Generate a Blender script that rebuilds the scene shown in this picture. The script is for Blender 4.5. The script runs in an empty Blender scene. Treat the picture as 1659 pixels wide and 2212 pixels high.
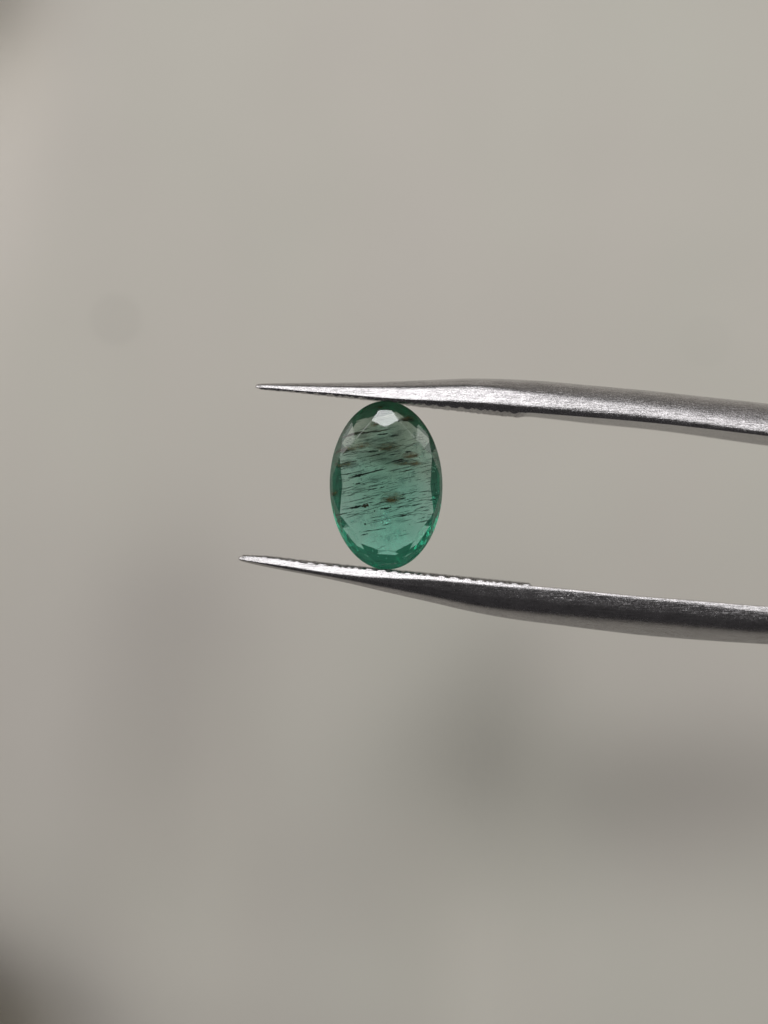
import bpy, bmesh, math, random
import numpy as np
from mathutils import Vector, noise

# ------------------------------------------------------------------ scene, camera, light
# one Blender unit is one millimetre
scene = bpy.context.scene
scene.unit_settings.system = 'METRIC'
scene.unit_settings.scale_length = 0.001
C = scene.collection
random.seed(7)
rng = np.random.default_rng(7)

CAMD = 120.0            # camera to stone
PXMM = 42.6             # tracing scale: 1659 px wide frame
FW = 1659.0 / PXMM

cam_data = bpy.data.cameras.new('camera')
cam = bpy.data.objects.new('camera', cam_data)
C.objects.link(cam)
scene.camera = cam
cam.location = (0, -CAMD, 0)
cam.rotation_euler = (math.radians(90), 0, 0)
cam_data.sensor_fit = 'HORIZONTAL'
cam_data.sensor_width = 36.0
cam_data.lens = 36.0 * CAMD / FW
cam_data.clip_start = 1.0
cam_data.clip_end = 20000.0
cam_data.dof.use_dof = True
cam_data.dof.focus_distance = CAMD - 1.0
cam_data.dof.aperture_fstop = 0.001 * cam_data.lens / (2 * 1.80)

world = bpy.data.worlds.new('World')
scene.world = world
world.use_nodes = True
bg = world.node_tree.nodes['Background']
bg.inputs['Color'].default_value = (1.0, 0.96, 0.98, 1)
bg.inputs['Strength'].default_value = 0.05


def area_lamp(name, loc, target, sx, sy, radiance, col):
    l = bpy.data.lights.new(name, 'AREA')
    l.shape = 'RECTANGLE'
    l.size, l.size_y = sx, sy
    l.energy = radiance * math.pi * sx * sy
    l.color = col
    o = bpy.data.objects.new(name, l)
    C.objects.link(o)
    o.location = loc
    o.rotation_euler = (Vector(target) - Vector(loc)).to_track_quat('-Z', 'Y').to_euler()
    return o


area_lamp('window_light', (40, -400, 520), (0, 40, 0), 560, 430, 2.0, (1.0, 0.985, 0.975))
area_lamp('facet_highlight_lamp', (0, -338, 389), (0, 0, 0), 130, 95, 7.0, (0.97, 0.98, 1.0))  # added unseen lamp, placed where the stone's top facet mirrors it
area_lamp('right_fill_light', (640, -150, 330), (0, 200, 0), 700, 500, 2.2, (1.0, 0.985, 0.96))  # added fill lamp out of view, brightens the cloth from the right
area_lamp('left_fill_light', (-640, -150, 330), (0, 200, 0), 700, 500, 2.4, (1.0, 0.985, 0.96))  # added counterpart on the left, evens out the fill on the cloth

scene.view_settings.view_transform = 'Standard'
scene.view_settings.look = 'None'
scene.view_settings.exposure = 0.0
scene.view_settings.gamma = 1.0
cy = scene.cycles
cy.max_bounces = 20
cy.transmission_bounces = 20
cy.glossy_bounces = 8
cy.diffuse_bounces = 5
cy.volume_bounces = 3
cy.transparent_max_bounces = 24
cy.blur_glossy = 0.3
cy.use_denoising = True
cy.sample_clamp_indirect = 8.0


# ------------------------------------------------------------------ helpers
def P(px, py, y=0.0):
    """a point of the 1659 x 2212 tracing, placed at depth y"""
    f = (CAMD + y) / CAMD
    return np.array([(px - 829.5) / PXMM * f, y, (1106.0 - py) / PXMM * f])


def pchip(xs, ys):
    xs = np.array(xs, float); ys = np.array(ys, float)
    h = np.diff(xs); d = np.diff(ys) / h
    m = np.zeros_like(ys)
    m[0], m[-1] = d[0], d[-1]
    for i in range(1, len(xs) - 1):
        if d[i - 1] * d[i] > 0:
            w1 = 2 * h[i] + h[i - 1]; w2 = h[i] + 2 * h[i - 1]
            m[i] = (w1 + w2) / (w1 / d[i - 1] + w2 / d[i])

    def f(x):
        x = np.clip(x, xs[0], xs[-1])
        i = np.clip(np.searchsorted(xs, x) - 1, 0, len(xs) - 2)
        t = (x - xs[i]) / h[i]
        return ((1 + 2 * t) * (1 - t) ** 2 * ys[i] + t * (1 - t) ** 2 * h[i] * m[i]
                + t * t * (3 - 2 * t) * ys[i + 1] + t * t * (t - 1) * h[i] * m[i + 1])
    return f


def mesh_obj(name, verts, faces, mat=None, parent=None, smooth=True):
    me = bpy.data.meshes.new(name)
    me.from_pydata([tuple(map(float, v)) for v in verts], [], faces)
    me.validate()
    bm = bmesh.new(); bm.from_mesh(me)
    bmesh.ops.recalc_face_normals(bm, faces=bm.faces)
    bm.to_mesh(me); bm.free()
    if smooth:
        me.polygons.foreach_set('use_smooth', [True] * len(me.polygons))
    me.update()
    o = bpy.data.objects.new(name, me)
    C.objects.link(o)
    if mat: me.materials.append(mat)
    if parent: o.parent = parent
    return o


def tag(o, label=None, cat=None, group=None, kind=None):
    if label: o['label'] = label
    if cat: o['category'] = cat
    if group: o['group'] = group
    if kind: o['kind'] = kind
    return o


class NT:
    def __init__(self, name):
        self.m = bpy.data.materials.new(name)
        self.m.use_nodes = True
        self.t = self.m.node_tree
        self.t.nodes.clear()
        self.out = self.t.nodes.new('ShaderNodeOutputMaterial')

    def n(self, kind, **kw):
        nd = self.t.nodes.new(kind)
        ins = kw.pop('ins', {})
        for k, v in kw.items(): setattr(nd, k, v)
        for k, v in ins.items():
            if isinstance(v, bpy.types.NodeSocket): self.t.links.new(v, nd.inputs[k])
            else: nd.inputs[k].default_value = v
        return nd

    def link(self, a, b): self.t.links.new(a, b)

    def mapping(self, scale=(1, 1, 1), rot=(0, 0, 0)):
        tc = self.n('ShaderNodeTexCoord')
        mp = self.n('ShaderNodeMapping')
        mp.inputs['Scale'].default_value = scale
        mp.inputs['Rotation'].default_value = rot
        self.link(tc.outputs['Object'], mp.inputs['Vector'])
        return mp.outputs['Vector']

    def noise(self, vec, scale, detail=3.0, rough=0.5):
        return self.n('ShaderNodeTexNoise', ins={'Vector': vec, 'Scale': scale, 'Detail': detail, 'Roughness': rough}).outputs['Fac']

    def ramp(self, fac, stops):
        r = self.n('ShaderNodeValToRGB')
        cr = r.color_ramp
        while len(cr.elements) < len(stops): cr.elements.new(0.5)
        for e, (p, c) in zip(cr.elements, stops):
            e.position = p
            e.color = (*c, 1) if isinstance(c, tuple) else (c, c, c, 1)
        self.link(fac, r.inputs['Fac'])
        return r.outputs['Color']

    def math(self, op, a, b=0.0):
        return self.n('ShaderNodeMath', operation=op, ins={0: a, 1: b}).outputs[0]


# ------------------------------------------------------------------ materials
def steel(name, dark=1.0):
    k = NT(name)
    vec = k.mapping()
    lng = k.mapping((0.05, 1, 1), (0, math.radians(-5), 0))
    grain = k.noise(vec, 16.0, 3.0, 0.65)            # blasted grain
    fine = k.noise(vec, 34.0, 2.0, 0.6)
    brush = k.noise(lng, 24.0, 3.0, 0.7)             # grinding lines along the arm
    scr = k.noise(k.mapping((0.05, 1, 1), (0, math.radians(3), 0)), 9.0, 4.0, 0.75)
    tarn = k.noise(vec, 1.1, 4.0, 0.6)
    # the shank behind the ground tip is brushed, the tip is blasted
    tc = k.n('ShaderNodeTexCoord')
    sx = k.n('ShaderNodeSeparateXYZ'); k.link(tc.outputs['Object'], sx.inputs[0])
    mr = k.n('ShaderNodeMapRange', ins={'Value': sx.outputs['X'], 'From Min': 2.0, 'From Max': 9.0, 'To Min': 0.3, 'To Max': 1.7})
    hb = k.math('MULTIPLY', brush, mr.outputs[0])
    hs = k.math('MULTIPLY', scr, 0.7)
    hg = k.math('ADD', k.math('MULTIPLY', grain, 0.8), k.math('MULTIPLY', fine, 0.6))
    h = k.math('ADD', k.math('ADD', hb, hs), hg)
    bump = k.n('ShaderNodeBump', ins={'Height': h, 'Strength': 0.6, 'Distance': 0.018})
    spots = k.ramp(k.noise(k.mapping((0.6, 1, 1)), 7.0, 3.0, 0.7), [(0.30, 0.55), (0.42, 1.0)])
    pits = k.ramp(k.noise(vec, 11.0, 2.0, 0.8), [(0.36, 0.62), (0.56, 1.0)])
    lines = k.ramp(k.noise(lng, 13.0, 3.0, 0.8), [(0.34, 0.50), (0.56, 1.0)])
    mx0 = k.n('ShaderNodeMix', data_type='RGBA', blend_type='MULTIPLY')
    mx0.inputs['Factor'].default_value = 0.8
    k.link(spots, mx0.inputs[6]); k.link(pits, mx0.inputs[7])
    mx1 = k.n('ShaderNodeMix', data_type='RGBA', blend_type='MULTIPLY')
    mx1.inputs['Factor'].default_value = 0.8
    k.link(mx0.outputs[2], mx1.inputs[6]); k.link(lines, mx1.inputs[7])
    spots = mx1.outputs[2]
    base = k.ramp(tarn, [(0.3, (0.50 * dark, 0.485 * dark, 0.49 * dark)), (0.7, (0.63 * dark, 0.61 * dark, 0.62 * dark))])
    mix = k.n('ShaderNodeMix', data_type='RGBA', blend_type='MULTIPLY')
    mix.inputs['Factor'].default_value = 0.8
    k.link(base, mix.inputs[6]); k.link(spots, mix.inputs[7])
    ro = k.n('ShaderNodeMapRange', ins={'Value': grain, 'To Min': 0.20, 'To Max': 0.32})
    b = k.n('ShaderNodeBsdfPrincipled', ins={'Base Color': mix.outputs[2], 'Metallic': 1.0, 'Roughness': ro.outputs[0], 'Normal': bump.outputs[0]})
    k.link(b.outputs[0], k.out.inputs[0])
    return k.m


def gem_mat():
    k = NT('emerald_glass')
    g = k.n('ShaderNodeBsdfGlass', ins={'Color': (1, 1, 1, 1), 'Roughness': 0.02, 'IOR': 1.575})
    vec = k.mapping()
    bump = k.n('ShaderNodeBump', ins={'Height': k.noise(vec, 2.2, 3.0, 0.6), 'Strength': 0.03, 'Distance': 0.05})
    k.link(bump.outputs[0], g.inputs['Normal'])
    # colour zoning of the crystal: greyer olive in the upper half, pure teal below
    tc = k.n('ShaderNodeTexCoord')
    sx = k.n('ShaderNodeSeparateXYZ'); k.link(tc.outputs['Object'], sx.inputs[0])
    zz = k.math('ADD', sx.outputs['Z'], k.math('MULTIPLY', k.math('SUBTRACT', k.noise(vec, 0.55, 2.0), 0.5), 7.0))
    mr = k.n('ShaderNodeMapRange', ins={'Value': zz, 'From Min': -3.2, 'From Max': 3.0})
    zone = k.ramp(mr.outputs[0], [(0.0, (0.05, 0.88, 0.72)), (0.45, (0.18, 0.79, 0.65)), (1.0, (0.26, 0.57, 0.37))])
    ab = k.n('ShaderNodeVolumeAbsorption', ins={'Color': zone, 'Density': 0.66})
    sc = k.n('ShaderNodeVolumeScatter', ins={'Color': (0.80, 0.97, 0.90, 1), 'Density': 0.20, 'Anisotropy': 0.2})
    ad = k.n('ShaderNodeAddShader', ins={0: ab.outputs[0], 1: sc.outputs[0]})
    k.link(g.outputs[0], k.out.inputs[0])
    k.link(ad.outputs[0], k.out.inputs[1])
    k.m.cycles.volume_step_rate = 0.4
    return k.m


def flake_mat(name, col, lo, hi, scale, amax=1.0, stretch=True):
    k = NT(name)
    vec = k.mapping((0.28, 1, 1) if stretch else (1, 1, 1), (0, math.radians(13), 0))
    f = k.ramp(k.noise(vec, scale, 4.0, 0.7), [(lo, 0.0), (hi, amax)])
    # thins out towards the ragged rim of the flake
    tc = k.n('ShaderNodeTexCoord')
    fl = k.n('ShaderNodeMapping'); k.link(tc.outputs['Generated'], fl.inputs['Vector'])
    fl.inputs['Location'].default_value = (-1, 0, -1); fl.inputs['Scale'].default_value = (2, 0, 2)
    ln = k.n('ShaderNodeVectorMath', operation='LENGTH'); k.link(fl.outputs[0], ln.inputs[0])
    ed = k.n('ShaderNodeMapRange', interpolation_type='SMOOTHSTEP', ins={'Value': ln.outputs['Value'], 'From Min': 0.25, 'From Max': 0.92, 'To Min': 1.0, 'To Max': 0.0})
    f = k.math('MULTIPLY', f, ed.outputs[0])
    d = k.n('ShaderNodeBsdfDiffuse', ins={'Color': (*col, 1)})
    t = k.n('ShaderNodeBsdfTransparent')
    m = k.n('ShaderNodeMixShader', ins={0: f, 1: t.outputs[0], 2: d.outputs[0]})
    k.link(m.outputs[0], k.out.inputs[0])
    return k.m


def plain(name, col, rough=0.6, metal=0.0):
    k = NT(name)
    n_ = k.noise(k.mapping(), 6.0, 3.0)
    c = k.ramp(n_, [(0.3, tuple(0.8 * v for v in col)), (0.7, tuple(min(1, 1.2 * v) for v in col))])
    b = k.n('ShaderNodeBsdfPrincipled', ins={'Base Color': c, 'Roughness': rough, 'Metallic': metal})
    k.link(b.outputs[0], k.out.inputs[0])
    return k.m


def cloth_mat():
    k = NT('pale_cloth')
    vec = k.mapping()
    a = k.noise(k.mapping((1, 0, 0.8), (0, 0.9, 0)), 0.017, 3.0, 0.5)
    tint = k.ramp(a, [(0.36, (0.780, 0.738, 0.680)), (0.50, (0.776, 0.742, 0.674)), (0.64, (0.768, 0.747, 0.672))])
    weave = k.noise(vec, 2.5, 2.0)
    mot = k.ramp(k.noise(k.mapping((1, 0, 1)), 0.05, 2.0, 0.5), [(0.3, 0.97), (0.7, 1.0)])
    mix = k.n('ShaderNodeMix', data_type='RGBA', blend_type='MULTIPLY')
    mix.inputs['Factor'].default_value = 1.0
    k.link(tint, mix.inputs[6]); k.link(mot, mix.inputs[7])
    bump = k.n('ShaderNodeBump', ins={'Height': weave, 'Strength': 0.2, 'Distance': 0.1})
    b = k.n('ShaderNodeBsdfPrincipled', ins={'Base Color': mix.outputs[2], 'Roughness': 0.9, 'Specular IOR Level': 0.15, 'Normal': bump.outputs[0]})
    k.link(b.outputs[0], k.out.inputs[0])
    return k.m


STEEL = steel('brushed_steel')
GRIPST = steel('shaded_grip_steel', 0.5)  # darker copy of the steel, paints in the shade among the teeth
GEM = gem_mat()
CLOTH = cloth_mat()

# ------------------------------------------------------------------ cloth backdrop (relief shaped to imitate soft shadows)
BY = 300.0
BF = (CAMD + BY) / CAMD / PXMM          # mm on the cloth per tracing pixel
# invented hollows imitating soft shadows: centre, spread (tracing px), slope strength
SHADE_HOLLOWS = [
    (360, 1520, 100, 190, -0.26), (400, 1300, 90, 110, -0.08),
    (1020, 1655, 115, 110, -0.38), (1080, 1460, 80, 110, -0.22),
    (1600, 1715, 250, 100, -0.36), (1290, 1740, 150, 90, -0.14),
    (1300, 1900, 450, 80, -0.10),
    (-90, 2300, 135, 135, -1.1), (120, 2300, 250, 80, -0.18), (-60, 1500, 60, 600, -0.08),
    (-50, -20, 85, 80, -0.9), (830, 1950, 1500, 380, -0.17), (1100, 2150, 700, 90, 0.06), (1250, 250, 500, 300, 0.04),
    (800, 1290, 900, 120, -0.04),
]


def cloth():
    lim = 130
    inner = np.arange(-lim, lim + 0.1, 2.0)
    outer = lim + np.cumsum(np.linspace(3, 60, 24))
    g = np.concatenate([-outer[::-1], inner, outer])
    X, Z = np.meshgrid(g, g)
    px = X / BF + 829.5
    py = 1106.0 - Z / BF
    D = np.zeros_like(X); D2 = np.zeros_like(X)
    for cx, cz, sx, sz, a in SHADE_HOLLOWS:
        tgt = D if abs(a) < 0.9 or cz > 1000 else D2          # D2: a short local dip at the upper left corner
        tgt += (0.60 * a if abs(a) < 0.9 else a) * np.exp(-0.5 * (((px - cx) / (1.2 * sx)) ** 2 + ((py - cz) / (1.12 * sz)) ** 2))
    kk = 0.72
    h = np.zeros_like(X); h2 = np.zeros_like(X)
    tau = 110.0
    for j in range(len(g) - 2, -1, -1):           # from the top edge down
        dz = g[j + 1] - g[j]
        h[j] = (h[j + 1] - D[j] / kk * dz) * math.exp(-dz / tau)
        h2[j] = (h2[j + 1] - D2[j] / kk * dz) * math.exp(-dz / 28.0)
    h += h2
    # slow waves of the cloth outside and inside the frame
    h += 1.2 * np.sin(X / 61.0 + 1.0) * np.sin(Z / 83.0 + 0.4)
    verts = np.stack([X, BY + h, Z], -1).reshape(-1, 3)
    n = len(g)
    faces = [(j * n + i, j * n + i + 1, (j + 1) * n + i + 1, (j + 1) * n + i) for j in range(n - 1) for i in range(n - 1)]
    o = mesh_obj('backdrop_cloth', verts, faces, CLOTH)
    tag(o, kind='structure')
    o['label'] = 'pale warm grey cloth with added hollows imitating soft shadows, filling the blurred background'

    def surf(pxx, pyy):
        x = (pxx - 829.5) * BF; z = (1106 - pyy) * BF
        j = int(np.argmin(abs(g - z))); i = int(np.argmin(abs(g - x)))
        return Vector((x, BY + h[j, i], z))
    return surf


surf = cloth()


def speck(pxx, pyy, r, label):
    p = surf(pxx, pyy)
    bm = bmesh.new()
    bmesh.ops.create_icosphere(bm, subdivisions=3, radius=r)
    for v in bm.verts:
        q = noise.noise(v.co * (1.1 / r) + Vector((pxx, 0, 0)))
        v.co *= 1 + 0.22 * q
        v.co.y *= 0.45
    me = bpy.data.meshes.new('lint_speck')
    bm.to_mesh(me); bm.free()
    me.polygons.foreach_set('use_smooth', [True] * len(me.polygons))
    o = bpy.data.objects.new('lint_speck', me)
    C.objects.link(o)
    o.location = (p.x, p.y - 0.3 * r, p.z)
    me.materials.append(SPECK)
    tag(o, label, 'speck', 'specks on the cloth')


SPECK = plain('dark_lint', (0.07, 0.065, 0.06), 0.9)
speck(250, 690, 0.85, 'round dark blurred speck on the cloth at the left, left of the tweezer tips')
speck(1522, 738, 0.50, 'faint small blurred speck on the cloth at the right, above the upper tweezer arm')

# ------------------------------------------------------------------ tweezers
root = bpy.data.objects.new('tweezers', None)
C.objects.link(root)
root.location = (0, 0, 0)
tag(root, 'steel gem tweezers with serrated pointed tips gripping the green oval stone', 'tweezers')

END = 4700.0
wdep = pchip([505, 560, 640, 760, 860, 1000, 1150, 1400, 1659, 2600, 4000, END],
             [0.16, 0.30, 0.52, 0.88, 1.15, 1.50, 1.80, 1.95, 2.05, 3.0, 4.2, 4.4])      # half depth (mm)

# upper arm: traced lines (tracing px)
U_top = pchip([550, 556, 600, 700, 797, 908, 960, 1019, 1070, 1152, 1300, 1400, 1500, 1600, 1659, 2300, 3200, 4200, END],
              [834, 829, 827.5, 826.3, 825, 821, 818.6, 816.7, 817, 819.6, 831, 840, 850.5, 861, 867.5, 945, 1020, 1068, 1080])
U_hlt = pchip([550, 556, 649, 760, 908, 1000, 1030, 1152, 1280, 1414, 1659, 2300, 3200, 4200, END],
              [835, 832, 833.5, 835.5, 835, 832.5, 833, 847, 861, 876, 912, 992, 1066, 1100, 1108])
U_hlb = pchip([550, 556, 649, 723, 815, 871, 980, 1042, 1152, 1280, 1414, 1659, 2300, 3200, 4200, END],
              [837, 837, 844, 849.5, 858, 862, 867, 870, 878, 888, 901, 933, 1012, 1082, 1108, 1115])
U_fb = pchip([550, 556, 649, 723, 815, 871, 982, 1093, 1152, 1280, 1414, 1659, 2300, 3200, 4200, END],
             [838, 839, 845.5, 851.5, 860.5, 867, 877, 887.5, 892, 902, 914, 942, 1020, 1090, 1125, 1130])
U_bb = pchip([550, 556, 649, 723, 815, 871, 982, 1093, 1152, 1280, 1414, 1659, 2300, 3200, 4200, END],
             [838, 839.5, 847, 854, 863, 871, 884, 896, 901, 915.5, 929, 963, 1040, 1098, 1126, 1130])
# lower arm
L_ft = pchip([514, 520, 560, 666, 795, 924, 1053, 1139, 1200, 1377, 1500, 1659, 2300, 3200, 4200, END],
             [1204, 1202, 1204, 1218.5, 1232, 1245, 1258, 1266, 1271, 1288.5, 1298, 1311, 1330, 1270, 1172, 1130])
L_bt = pchip([514, 520, 560, 666, 795, 924, 1053, 1139, 1200, 1377, 1500, 1659, 2300, 3200, 4200, END],
             [1202, 1200, 1201.5, 1216, 1230, 1242.5, 1255.5, 1264, 1269, 1286.5, 1296, 1309, 1327, 1266, 1168, 1130])
L_hb = pchip([514, 520, 537, 623, 709, 795, 860, 924, 1010, 1100, 1200, 1377, 1500, 1659, 2300, 3200, 4200, END],
             [1207, 1208, 1211, 1223.5, 1237, 1246, 1249.5, 1252.5, 1260, 1268.5, 1275.5, 1293, 1304, 1322, 1345, 1285, 1184, 1145])
L_dk = pchip([514, 520, 601, 752, 838, 924, 1042, 1228, 1414, 1659, 2300, 3200, 4200, END],
             [1209, 1210, 1226, 1254, 1271, 1288, 1312, 1334, 1350, 1370, 1395, 1328, 1210, 1170])
L_bot = pchip([514, 520, 601, 666, 752, 838, 924, 1031, 1096, 1228, 1414, 1659, 2300, 3200, 4200, END],
              [1210, 1212, 1230, 1242, 1260, 1280.5, 1300, 1324.5, 1336.5, 1354, 1376, 1393, 1418, 1350, 1225, 1182])


def smooth_poly(p, it):
    p = p.copy()
    for _ in range(it):
        p[1:-1] = 0.5 * p[1:-1] + 0.25 * (p[:-2] + p[2:])
    return p


def ring_from(pts, counts, it_lo, it_hi, blend):
    out = []
    for (a, b), n in zip(zip(pts[:-1], pts[1:]), counts):
        for i in range(n):
            out.append(a + (b - a) * i / n)
    out.append(pts[-1])
    out = np.array(out)
    lo, hi = smooth_poly(out, it_lo), smooth_poly(out, it_hi)
    return lo * (1 - blend) + hi * blend


def sm(a, b, x):
    t = min(1, max(0, (x - a) / (b - a)))
    return t * t * (3 - 2 * t)


def sec_upper(px):
    w = float(wdep(px))
    zt, z1, z2, z3, z4 = (float(f(px)) for f in (U_top, U_hlt, U_hlb, U_fb, U_bb))
    fac = math.tan(math.radians(27)) / PXMM
    yV = -w * 1.05
    yU = yV + fac * (z2 - z1)
    yW = yV + math.tan(math.radians(16)) * (z3 - z2) / PXMM
    # front inner edge -> flank -> facet -> top -> back -> back inner edge
    pts = [P(px, z3, yW), P(px, z2, yV), P(px, z1, yU), P(px, zt + 0.22 * (z1 - zt), yU + 0.42 * w), P(px, zt, 0.15 * w),
           P(px, zt + 0.30 * (z4 - zt), w * 0.95), P(px, zt + 0.75 * (z4 - zt), w * 1.12), P(px, z4, w)]
    return ring_from(pts, [6, 8, 6, 5, 6, 5, 4], 2, 8, sm(1020, 1300, px))


def sec_lower(px):
    w = float(wdep(px))
    zf, zb, z1, z2, z3 = (float(f(px)) for f in (L_ft, L_bt, L_hb, L_dk, L_bot))
    fac = math.tan(math.radians(27)) / PXMM
    yA = -w
    yB = yA - fac * (z1 - zf)
    yu = min(1.5 * w, 4.4 * (z3 - z2) / PXMM)
    pts = [P(px, zf, yA), P(px, z1, yB), P(px, z1 + 0.55 * (z2 - z1), yB + 0.0 * w), P(px, z2, yB + 0.14 * w), P(px, z3 - 0.12 * (z3 - z2), yB + 0.14 * w + yu * 0.8),
           P(px, z3, yB + 0.14 * w + yu), P(px, z3 - 0.35 * (z3 - zf), w * 1.05), P(px, zf + 0.2 * (z3 - zf), w * 1.1), P(px, zb, w)]
    return ring_from(pts, [6, 6, 5, 4, 5, 6, 5, 3], 2, 3, sm(900, 1300, px))


def arm(name, sec, x0, up):
    """loft the sections; the inner face closes each ring"""
    sts = list(np.linspace(x0 + 2.0, x0 + 40, 20)) + list(np.arange(x0 + 46, 1700, 6.0)) + list(np.linspace(1710, END, 70))
    ctr0 = None
    rings = []
    base = sec(x0 + 14)
    c = base.mean(0)
    for px in sts:
        r = sec(px)
        k = min(1.0, (px - x0) / 14.0)
        if k < 1.0:                                   # rounded point
            s = math.sqrt(max(0.0, 1 - (1 - k) ** 2))
            cc = r.mean(0)
            r = cc + (r - cc) * np.array([1, s, s])
        rings.append(r)
    n = len(rings[0])
    verts = np.concatenate(rings)
    faces = []
    m = 5                                             # inner face is its own row of quads
    for j in range(len(rings) - 1):
        for i in range(n - 1):
            faces.append((j * n + i, j * n + i + 1, (j + 1) * n + i + 1, (j + 1) * n + i))
        faces.append((j * n + n - 1, j * n, (j + 1) * n, (j + 1) * n + n - 1))
    faces.append(tuple(range(n)))
    faces.append(tuple((len(rings) - 1) * n + i for i in range(n)))
    o = mesh_obj(name, verts, faces, STEEL, root)
    # sharp rims of the inner face
    me = o.data
    bm = bmesh.new(); bm.from_mesh(me)
    for e in bm.edges:
        if len(e.link_faces) == 2 and e.calc_face_angle(0) > math.radians(48): e.smooth = False
    bm.to_mesh(me); bm.free()
    return o


def grip(sec, x0, x1, parent, up):
    """raised pad with crossed grooves on the inner face; up = +1 when the face looks up"""
    nx, nv = 760, 30
    xs = np.linspace(x0, x1, nx)
    H = 0.13 if up > 0 else 0.10; pit = 0.66
    top = np.zeros((nx, nv, 3)); bot = np.zeros((nx, nv, 3))
    for a, px in enumerate(xs):
        r = sec(px)
        f, b = r[0], r[-1]
        ramp = (0.30 + 0.70 * sm(x0, x0 + 170, px)) * sm(x1, x1 - (8 if up > 0 else 30), px)
        for c_ in range(nv):
            v = c_ / (nv - 1)
            q = f + (b - f) * (0.004 + 0.992 * v)
            u, t = q[0], q[1]
            g1 = abs(((u + 0.85 * t) / pit) % 1.0 - 0.5) * 2
            g2 = abs(((u - 0.85 * t) / pit + 0.3) % 1.0 - 0.5) * 2
            kq = 1.8 if c_ < 3 or up < 0 else 3.0
            g1 = min(1.0, (1 - g1) * kq); g2 = min(1.0, (1 - g2) * kq)
            jit = 0.10 * noise.noise(Vector((u * 2.1, t * 2.1, 3.0 * up)))
            hh = H * ramp * (0.12 + 0.88 * min(g1, g2) + jit)
            if up > 0 and c_ < 2: hh *= 0.62
            hh = max(hh, 0.004)
            top[a, c_] = q + np.array([0, ((0.5 if up > 0 else 0.12) if c_ == 0 else 0.0) * hh, up * hh])
            bot[a, c_] = q - np.array([0, 0, up * 0.03])
    verts = np.concatenate([top.reshape(-1, 3), bot.reshape(-1, 3)])
    N = nx * nv
    F = []
    for a in range(nx - 1):
        for c_ in range(nv - 1):
            i = a * nv + c_
            F.append((i, i + 1, i + nv + 1, i + nv))
            F.append((N + i, N + i + nv, N + i + nv + 1, N + i + 1))
        for c_ in (0, nv - 1):
            i = a * nv + c_
            F.append((i, i + nv, N + i + nv, N + i))
    for a in (0, nx - 1):
        for c_ in range(nv - 1):
            i = a * nv + c_
            F.append((i, i + 1, N + i + 1, N + i))
    o = mesh_obj('serrated_grip', verts, F, GRIPST if up > 0 else STEEL, parent, smooth=False)
    if up > 0:                                        # the front ends of the teeth keep the lighter, unshaded steel
        o.data.materials.append(STEEL)
        for pl in o.data.polygons:
            if any(k % nv == 0 for k in pl.vertices): pl.material_index = 1
    tag(o, kind='stuff')
    return o


up_arm = arm('arm', sec_upper, 550, -1)
tag(up_arm, 'upper arm with a bright ground facet')
lo_arm = arm('arm', sec_lower, 514, 1)
tag(lo_arm, 'lower arm, dark along its rounded flank')
grip(sec_upper, 562, 1146, up_arm, -1)
grip(sec_lower, 524, 1150, lo_arm, 1)

# heel where both arms meet, far right of the picture
hb = bmesh.new()
p = P(END + 90, 1131, 0)
bmesh.ops.create_cube(hb, size=1.0)
for v in hb.verts:
    v.co.x = p[0] + v.co.x * 6.0
    v.co.y = v.co.y * 8.6
    v.co.z = p[2] + v.co.z * 2.6
bmesh.ops.bevel(hb, geom=list(hb.edges), offset=0.7, segments=3, affect='EDGES')
me = bpy.data.meshes.new('heel'); hb.to_mesh(me); hb.free()
ho = bpy.data.objects.new('heel', me); C.objects.link(ho); ho.parent = root; me.materials.append(STEEL)

# ------------------------------------------------------------------ the stone
GC = P(834, 1048.5, 0.0)
HW, HH = 121.3 / PXMM, 181.5 / PXMM
gem = bpy.data.objects.new('emerald', None)
C.objects.link(gem)
gem.location = (GC[0], -0.45, GC[2])
gem.rotation_euler = (math.radians(0.0), math.radians(-0.8), math.radians(0.0))
tag(gem, 'oval faceted green emerald with dark streaks held between the tweezer tips', 'gemstone')


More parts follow.
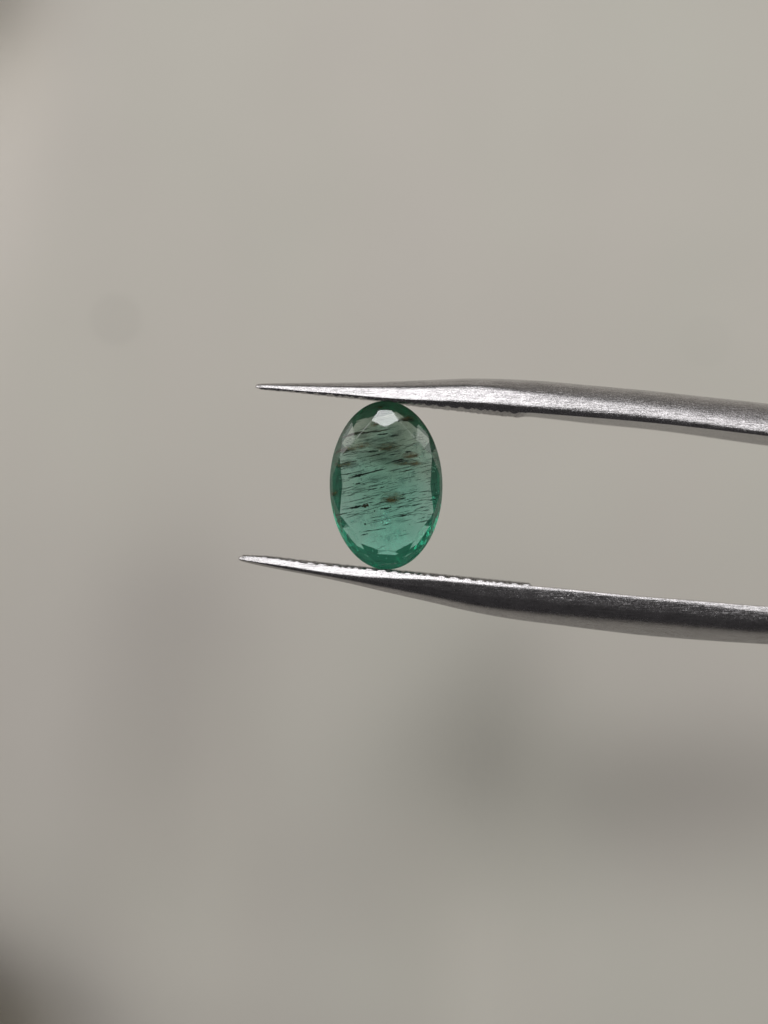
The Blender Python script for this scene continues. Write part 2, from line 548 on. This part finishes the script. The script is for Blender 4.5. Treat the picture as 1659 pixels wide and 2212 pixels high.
def stone():
    verts, faces = [], []

    def V(ang, r, y):                      # ang in turns of the oval, r in oval radii, y depth (negative towards the camera)
        verts.append((r * math.cos(ang) * HW, y, r * math.sin(ang) * HH))
        return len(verts) - 1
    A = math.pi / 4
    hc = 0.76
    gy = 0.07                              # half girdle
    rt = (0.78, 0.76, 0.685, 0.76, 0.77, 0.79, 0.775, 0.79)      # table corners, anticlockwise from the right
    sl = [max(1.85, 0.62 / (1.03 - r)) for r in rt]
    tab = [V(k * A, rt[k], -hc) for k in range(8)]
    ts = math.radians(17.5)
    star = []
    for k in range(8):
        n = (k + 1) % 8
        rr = 0.5 * (rt[k] + rt[n]); ss = 0.5 * (sl[k] + sl[n])
        if k in (1, 2):
            star.append(V(math.pi / 2 + (ts if k == 2 else -ts), 0.80, -(hc - sl[2] * (0.80 * math.cos(ts) - rt[2]))))
        else:
            rs = rr + 0.115
            star.append(V(k * A + A / 2, rs, -(hc - ss * (rs * math.cos(A / 2) - rr))))
    th = math.radians(7.2)
    rb = [min(0.955, r + 0.21) for r in rt]
    hb_ = [hc - sl[k] * (rb[k] * math.cos(th) - rt[k]) for k in range(8)]
    bzl = [V(k * A - th, rb[k], -hb_[k]) for k in range(8)]
    bzr = [V(k * A + th, rb[k], -hb_[k]) for k in range(8)]
    NG = 96; q = NG // 8
    gt = [V(2 * math.pi * i / NG, 1.0, -gy) for i in range(NG)]
    gb = [V(2 * math.pi * i / NG, 1.0, gy) for i in range(NG)]
    faces.append(tuple(tab))
    for k in range(8):
        n = (k + 1) % 8
        faces.append((tab[k], star[k], tab[n]))
        faces.append((tab[k], star[k - 1], bzl[k], bzr[k], star[k]))
        i0 = k * q
        # between this bezel and the next: star tip to the girdle
        h = q // 2
        d = 1
        g = lambda i: gt[i % NG]
        # cap outside the bezel
        faces.append(tuple([bzl[k], g(i0 - d), g(i0), g(i0 + d), bzr[k]]))
        faces.append(tuple([bzr[k]] + [g(i) for i in range(i0 + d, i0 + h + 1)] + [star[k]]))
        faces.append(tuple([star[k]] + [g(i) for i in range(i0 + h, i0 + q - d + 1)] + [bzl[n]]))
    for i in range(NG):
        faces.append((gt[i], gb[i], gb[(i + 1) % NG], gt[(i + 1) % NG]))
    # pavilion: steep lower girdle facets, then shallow mains in two tiers down to a short keel
    dp = 1.30
    M = 16
    def rim(ang):
        sn = math.sin(ang)
        return 0.965 - (0.20 if sn < 0 else 0.165) * abs(sn) ** 1.2
    r1 = []
    for k in range(M):
        ang = 2 * math.pi * (k + 0.5) / M
        r = rim(ang) + (0.012 if k % 2 else -0.012) + (0.0, 0.01, -0.02, 0.015, -0.02, 0.01, -0.025, -0.01, 0.012, -0.03, 0.01, -0.025, 0.015, -0.02, -0.035, 0.0)[k]
        e = 0.04 + 0.48 * abs(math.sin(ang)) ** 1.3
        r1.append(V(ang, r, gy + dp * (1 - r) * 0.9 + e))
    r2 = [V(2 * math.pi * (k + 0.5) / M, 0.46, gy + dp * 0.80) for k in range(M)]
    keel = [len(verts), len(verts) + 1]
    verts.append((0, gy + dp, 0.20 * HH)); verts.append((0, gy + dp, -0.20 * HH))
    gq = NG // M
    for k in range(M):
        n = (k + 1) % M
        i0 = k * gq + gq // 2
        faces.append(tuple([r1[k]] + [gb[i % NG] for i in range(i0, i0 + gq // 2 + 1)] ))
        faces.append(tuple([r1[k]] + [gb[(i0 + gq // 2) % NG], r1[n]]))
        faces.append(tuple([r1[n]] + [gb[i % NG] for i in range(i0 + gq // 2, i0 + gq + 1)]))
        faces.append((r1[k], r1[n], r2[n], r2[k]))
        a0 = 2 * math.pi * (k + 1.0) / M
        kk_ = keel[0] if math.sin(a0) > 0.01 else keel[1]
        if abs(math.sin(a0)) < 0.01:
            faces.append((r2[k], r2[n], keel[0], keel[1]) if math.cos(a0) > 0 else (r2[k], r2[n], keel[1], keel[0]))
        else:
            faces.append((r2[k], r2[n], kk_))
    # triangulate so that every facet is truly flat where it can be
    o = mesh_obj('faceted_body', verts, faces, GEM, gem, smooth=False)
    bm = bmesh.new(); bm.from_mesh(o.data)
    bmesh.ops.triangulate(bm, faces=[f for f in bm.faces if len(f.verts) > 3])
    bmesh.ops.recalc_face_normals(bm, faces=bm.faces)
    bm.to_mesh(o.data); bm.free()
    return o


stone()

# --- inclusions, all real bodies inside the stone
NEEDLE = plain('needle_black', (0.010, 0.010, 0.006), 0.7)
NEEDLE_B = plain('needle_brown', (0.06, 0.035, 0.015), 0.7)
BROWN = flake_mat('rust_stain', (0.30, 0.14, 0.035), 0.40, 0.62, 4.0, 0.72)
DUSK = flake_mat('grey_stain', (0.10, 0.09, 0.05), 0.38, 0.75, 2.0, 0.34)
VEIL = flake_mat('white_veil', (0.65, 0.75, 0.72), 0.48, 0.66, 3.0, 0.38, False)
SPARK = plain('crystal_sparkle', (0.55, 0.85, 0.72), 0.25)


def cp(cx, cy_, y):
    """crop point (zoomed tracing of the stone) -> gem-local mm; allows for refraction by the table"""
    px = (1200 + cx / 2.5136) * 0.5486
    py = (1520 + cy_ / 2.5136) * 0.5486
    q = P(px, py, 0) - GC
    return np.array([q[0] * 0.985, y, q[2] * 0.985])


CR = 1 / 2.5136 * 0.5486 / PXMM         # mm per crop px
ANG = math.radians(12.5)


def rod_mesh(p0, ang, L, r, seed, segs=8, nr=6):
    """irregular tapering body between two ends"""
    R = random.Random(seed)
    vs, fs = [], []
    d = np.array([math.cos(ang), 0, math.sin(ang)]); nrm = np.array([-math.sin(ang), 0, math.cos(ang)])
    for i in range(segs + 1):
        t = i / segs
        rr = r * (0.25 + 0.75 * math.sin(math.pi * min(1, max(0, t))) ** 0.5) * R.uniform(0.55, 1.3)
        c = p0 + d * (t - 0.5) * L + nrm * R.uniform(-0.4, 0.4) * r
        for j in range(nr):
            a = 2 * math.pi * j / nr
            vs.append(c + nrm * rr * math.cos(a) + np.array([0, 1, 0]) * rr * 0.8 * math.sin(a))
    for i in range(segs):
        for j in range(nr):
            fs.append((i * nr + j, i * nr + (j + 1) % nr, (i + 1) * nr + (j + 1) % nr, (i + 1) * nr + j))
    fs.append(tuple(range(nr))); fs.append(tuple(segs * nr + j for j in range(nr)))
    return vs, fs


big = [  # crop x0,y0,x1,y1, thickness (crop px), kind
    (430, 905, 780, 825, 7, 0), (490, 890, 580, 872, 15, 0), (870, 750, 985, 728, 9, 0), (440, 1208, 560, 1186, 12, 0),
    (560, 1188, 630, 1180, 20, 1), (740, 1225, 860, 1203, 10, 0), (400, 510, 610, 462, 15, 1), (500, 968, 548, 962, 11, 0),
    (920, 1300, 1060, 1275, 7, 0), (600, 705, 810, 658, 6, 0), (630, 650, 730, 638, 8, 0), (640, 1310, 790, 1283, 5, 0),
    (700, 1170, 830, 1143, 6, 0), (930, 1125, 1000, 1112, 8, 0), (560, 475, 830, 430, 7, 1), (310, 665, 460, 632, 9, 1),
    (350, 880, 470, 858, 6, 0), (750, 635, 960, 592, 5, 1), (1060, 1190, 1160, 1172, 5, 0), (920, 355, 1100, 352, 12, 1),
    (325, 1272, 430, 1250, 6, 1), (720, 480, 830, 468, 8, 0), (840, 500, 940, 483, 7, 0), (1000, 655, 1060, 650, 9, 0),
    (880, 770, 1000, 742, 6, 0), (420, 1150, 640, 1100, 4, 0), (380, 760, 520, 735, 5, 1), (580, 1370, 600, 1365, 10, 0),
    (740, 1010, 790, 1003, 8, 0), (620, 1030, 720, 1010, 6, 0), (545, 1480, 620, 1465, 6, 0), (620, 1440, 800, 1412, 5, 0),
    (960, 855, 1070, 825, 6, 1), (350, 800, 400, 790, 6, 1), (680, 1240, 694, 1238, 10, 0), (1080, 700, 1125, 688, 7, 0),
]
for i, (x0, y0, x1, y1, th, kd) in enumerate(big):
    rim = math.hypot(((x0 + x1) / 2 - 840) / 555, ((y0 + y1) / 2 - 985) / 840)
    y = (-0.60, -0.40, -0.2, 0.05)[i % 4] if th < 9 else -0.55
    if rim > 0.68: y = -0.15
    if rim > 0.8: y = 0.0
    a, b = cp(x0, y0, y), cp(x1, y1, y)
    L = float(np.linalg.norm(b - a)); ang = math.atan2(b[2] - a[2], b[0] - a[0])
    vs, fs = rod_mesh(np.zeros(3), ang, L, th * CR * 0.95, i, segs=10)
    o = mesh_obj('needle_inclusion', vs, fs, NEEDLE if kd == 0 else NEEDLE_B, gem)
    o.location = tuple((a + b) / 2)

# small needles and grains, beyond counting
vs_all, fs_all = [], []
for i in range(640):
    while True:
        u, v = rng.uniform(-0.92, 0.92), rng.uniform(-0.74, 0.74)
        cxx, cyy = 840 + u * 555, 985 - v * 840
        if u * u + v * v < 0.74 and rng.random() < (1.0 if -0.35 < v < 0.55 else 0.35): break
    y = float(rng.uniform(-0.6, 0.45))
    lng = rng.random() < 0.65
    L = float(rng.gamma(2.0, 38) + 8) * CR if lng else float(rng.uniform(5, 14)) * CR
    L = min(L, 2.0 * (0.88 * math.sqrt(max(0.02, 1 - v * v)) - abs(u)) * HW)
    if L < 0.05: continue
    r = float(rng.uniform(1.6, 3.0)) * CR if lng else float(rng.uniform(2, 4.5)) * CR
    c = cp(cxx, cyy, y)
    vs, fs = rod_mesh(c, ANG + float(rng.normal(0, 0.035 if lng else 0.8)), L, r, 1000 + i, segs=4, nr=4)
    o0 = len(vs_all)
    vs_all += vs; fs_all += [tuple(o0 + k for k in f) for f in fs]
tag(mesh_obj('fine_inclusions', vs_all, fs_all, NEEDLE, gem), kind='stuff')


def flake(cx, cy_, rx, rz, y, mat, name, ang=ANG, seed=0, wob=0.35):
    """a lens shaped body with a ragged outline"""
    n, rr = 26, 5
    vs, fs = [], []
    for side in (-1, 1):
        for k in range(rr + 1):
            for i in range(n):
                a = 2 * math.pi * i / n
                q = 1 + wob * noise.noise(Vector((math.cos(a) * 1.7, math.sin(a) * 1.7, seed * 3.1)))
                x = rx * CR * k / rr * q * math.cos(a); z = rz * CR * k / rr * q * math.sin(a)
                yy = side * 0.035 * (1 - (k / rr) ** 2) + 0.05 * noise.noise(Vector((x * 4, z * 4, seed)))
                vs.append((x * math.cos(ang) - z * math.sin(ang), yy, x * math.sin(ang) + z * math.cos(ang)))
    for s_ in (0, 1):
        o0 = s_ * (rr + 1) * n
        for k in range(rr):
            for i in range(n):
                fs.append((o0 + k * n + i, o0 + k * n + (i + 1) % n, o0 + (k + 1) * n + (i + 1) % n, o0 + (k + 1) * n + i))
    o = mesh_obj(name, vs, fs, mat, gem)
    o.location = tuple(cp(cx, cy_, y))
    return o


for i, (x, z, rx, rz) in enumerate([(475, 612, 55, 22), (1100, 765, 75, 28), (880, 1105, 130, 55), (860, 1125, 60, 22), (318, 1050, 50, 35),
                                    (365, 1312, 26, 26), (286, 1232, 14, 26), (700, 385, 45, 22), (1000, 760, 120, 22), (840, 600, 130, 40),
                                    (1050, 690, 90, 30), (430, 760, 110, 35), (560, 590, 110, 24), (760, 215, 32, 14), (1010, 330, 70, 22), (395, 640, 80, 20)]):
    rim = math.hypot((x - 840) / 555, (z - 985) / 840)
    flake(x, z, rx * 1.35, rz * 1.3, 0.03 if rim > 0.75 else -0.52 + 0.08 * (i % 5), BROWN, 'rust_stain', seed=i)
for i, (x, z, rx, rz) in enumerate([(600, 480, 200, 26), (820, 560, 240, 60), (720, 900, 240, 45), (940, 1330, 110, 40), (560, 1010, 120, 40), (900, 450, 120, 60), (780, 330, 200, 60), (800, 480, 330, 150), (760, 640, 400, 170), (900, 700, 260, 120)]):
    flake(x, z, rx, rz, 0.05 + 0.1 * (i % 4), DUSK, 'grey_stain', seed=40 + i)
for i, (x, z, rx, rz, an) in enumerate([(1120, 560, 120, 60, 1.9), (1180, 640, 90, 40, 1.5), (980, 900, 230, 120, 0.3), (470, 1330, 60, 30, 0.9), (700, 1320, 320, 120, 0.2),
                                        (430, 1450, 90, 30, 1.9), (1220, 1290, 60, 40, 0.5), (830, 1480, 240, 110, 0.1), (480, 780, 160, 60, 0.2), (1090, 470, 60, 30, 1.2)]):
    flake(x, z, rx, rz, -0.3 + 0.1 * (i % 4), VEIL, 'white_veil', ang=an, seed=80 + i)

# crystal flecks near the rim, coloured pale to imitate sparkles
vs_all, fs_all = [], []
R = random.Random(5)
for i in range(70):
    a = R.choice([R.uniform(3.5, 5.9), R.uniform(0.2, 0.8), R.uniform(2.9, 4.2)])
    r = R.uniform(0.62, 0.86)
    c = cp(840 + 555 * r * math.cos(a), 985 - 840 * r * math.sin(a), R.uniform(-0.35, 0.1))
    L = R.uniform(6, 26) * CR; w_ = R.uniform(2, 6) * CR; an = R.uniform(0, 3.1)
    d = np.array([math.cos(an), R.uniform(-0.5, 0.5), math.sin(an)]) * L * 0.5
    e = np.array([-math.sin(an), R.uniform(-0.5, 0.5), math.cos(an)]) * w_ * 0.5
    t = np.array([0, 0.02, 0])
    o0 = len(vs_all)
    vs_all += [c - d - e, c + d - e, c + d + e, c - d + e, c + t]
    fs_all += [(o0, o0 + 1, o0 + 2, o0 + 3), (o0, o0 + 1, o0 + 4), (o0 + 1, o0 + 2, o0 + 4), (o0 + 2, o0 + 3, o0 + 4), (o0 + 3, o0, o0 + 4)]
tag(mesh_obj('crystal_sparkles', vs_all, fs_all, SPARK, gem, smooth=False), kind='stuff')

# white bodies imitating glints under the table and highlights along the two star facet edges beside the top facet
GLINT = plain('painted_glint', (0.85, 0.9, 0.88), 0.4)
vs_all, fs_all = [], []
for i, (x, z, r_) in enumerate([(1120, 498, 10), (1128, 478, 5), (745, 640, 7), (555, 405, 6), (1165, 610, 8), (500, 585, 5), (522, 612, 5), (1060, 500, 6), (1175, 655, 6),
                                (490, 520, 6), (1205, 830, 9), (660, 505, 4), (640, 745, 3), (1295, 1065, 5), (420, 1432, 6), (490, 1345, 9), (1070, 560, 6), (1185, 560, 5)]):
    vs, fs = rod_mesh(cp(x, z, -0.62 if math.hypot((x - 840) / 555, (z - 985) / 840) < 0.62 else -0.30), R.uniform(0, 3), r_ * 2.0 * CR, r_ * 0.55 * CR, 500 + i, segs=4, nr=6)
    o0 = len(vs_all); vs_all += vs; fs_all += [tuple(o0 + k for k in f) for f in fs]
tag(mesh_obj('white_glints', vs_all, fs_all, GLINT, gem), kind='stuff')
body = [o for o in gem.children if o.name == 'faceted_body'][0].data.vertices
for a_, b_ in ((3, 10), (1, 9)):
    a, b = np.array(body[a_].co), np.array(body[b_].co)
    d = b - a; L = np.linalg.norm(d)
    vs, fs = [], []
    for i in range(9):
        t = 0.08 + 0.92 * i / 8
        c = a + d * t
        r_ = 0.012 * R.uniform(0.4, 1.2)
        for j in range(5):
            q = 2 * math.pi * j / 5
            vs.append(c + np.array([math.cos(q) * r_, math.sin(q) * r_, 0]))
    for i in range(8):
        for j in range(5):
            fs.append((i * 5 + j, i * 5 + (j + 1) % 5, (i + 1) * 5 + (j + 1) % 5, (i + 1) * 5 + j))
    mesh_obj('facet_edge_highlight', vs, fs, GLINT, gem)  # edge highlight painted as a thin white thread
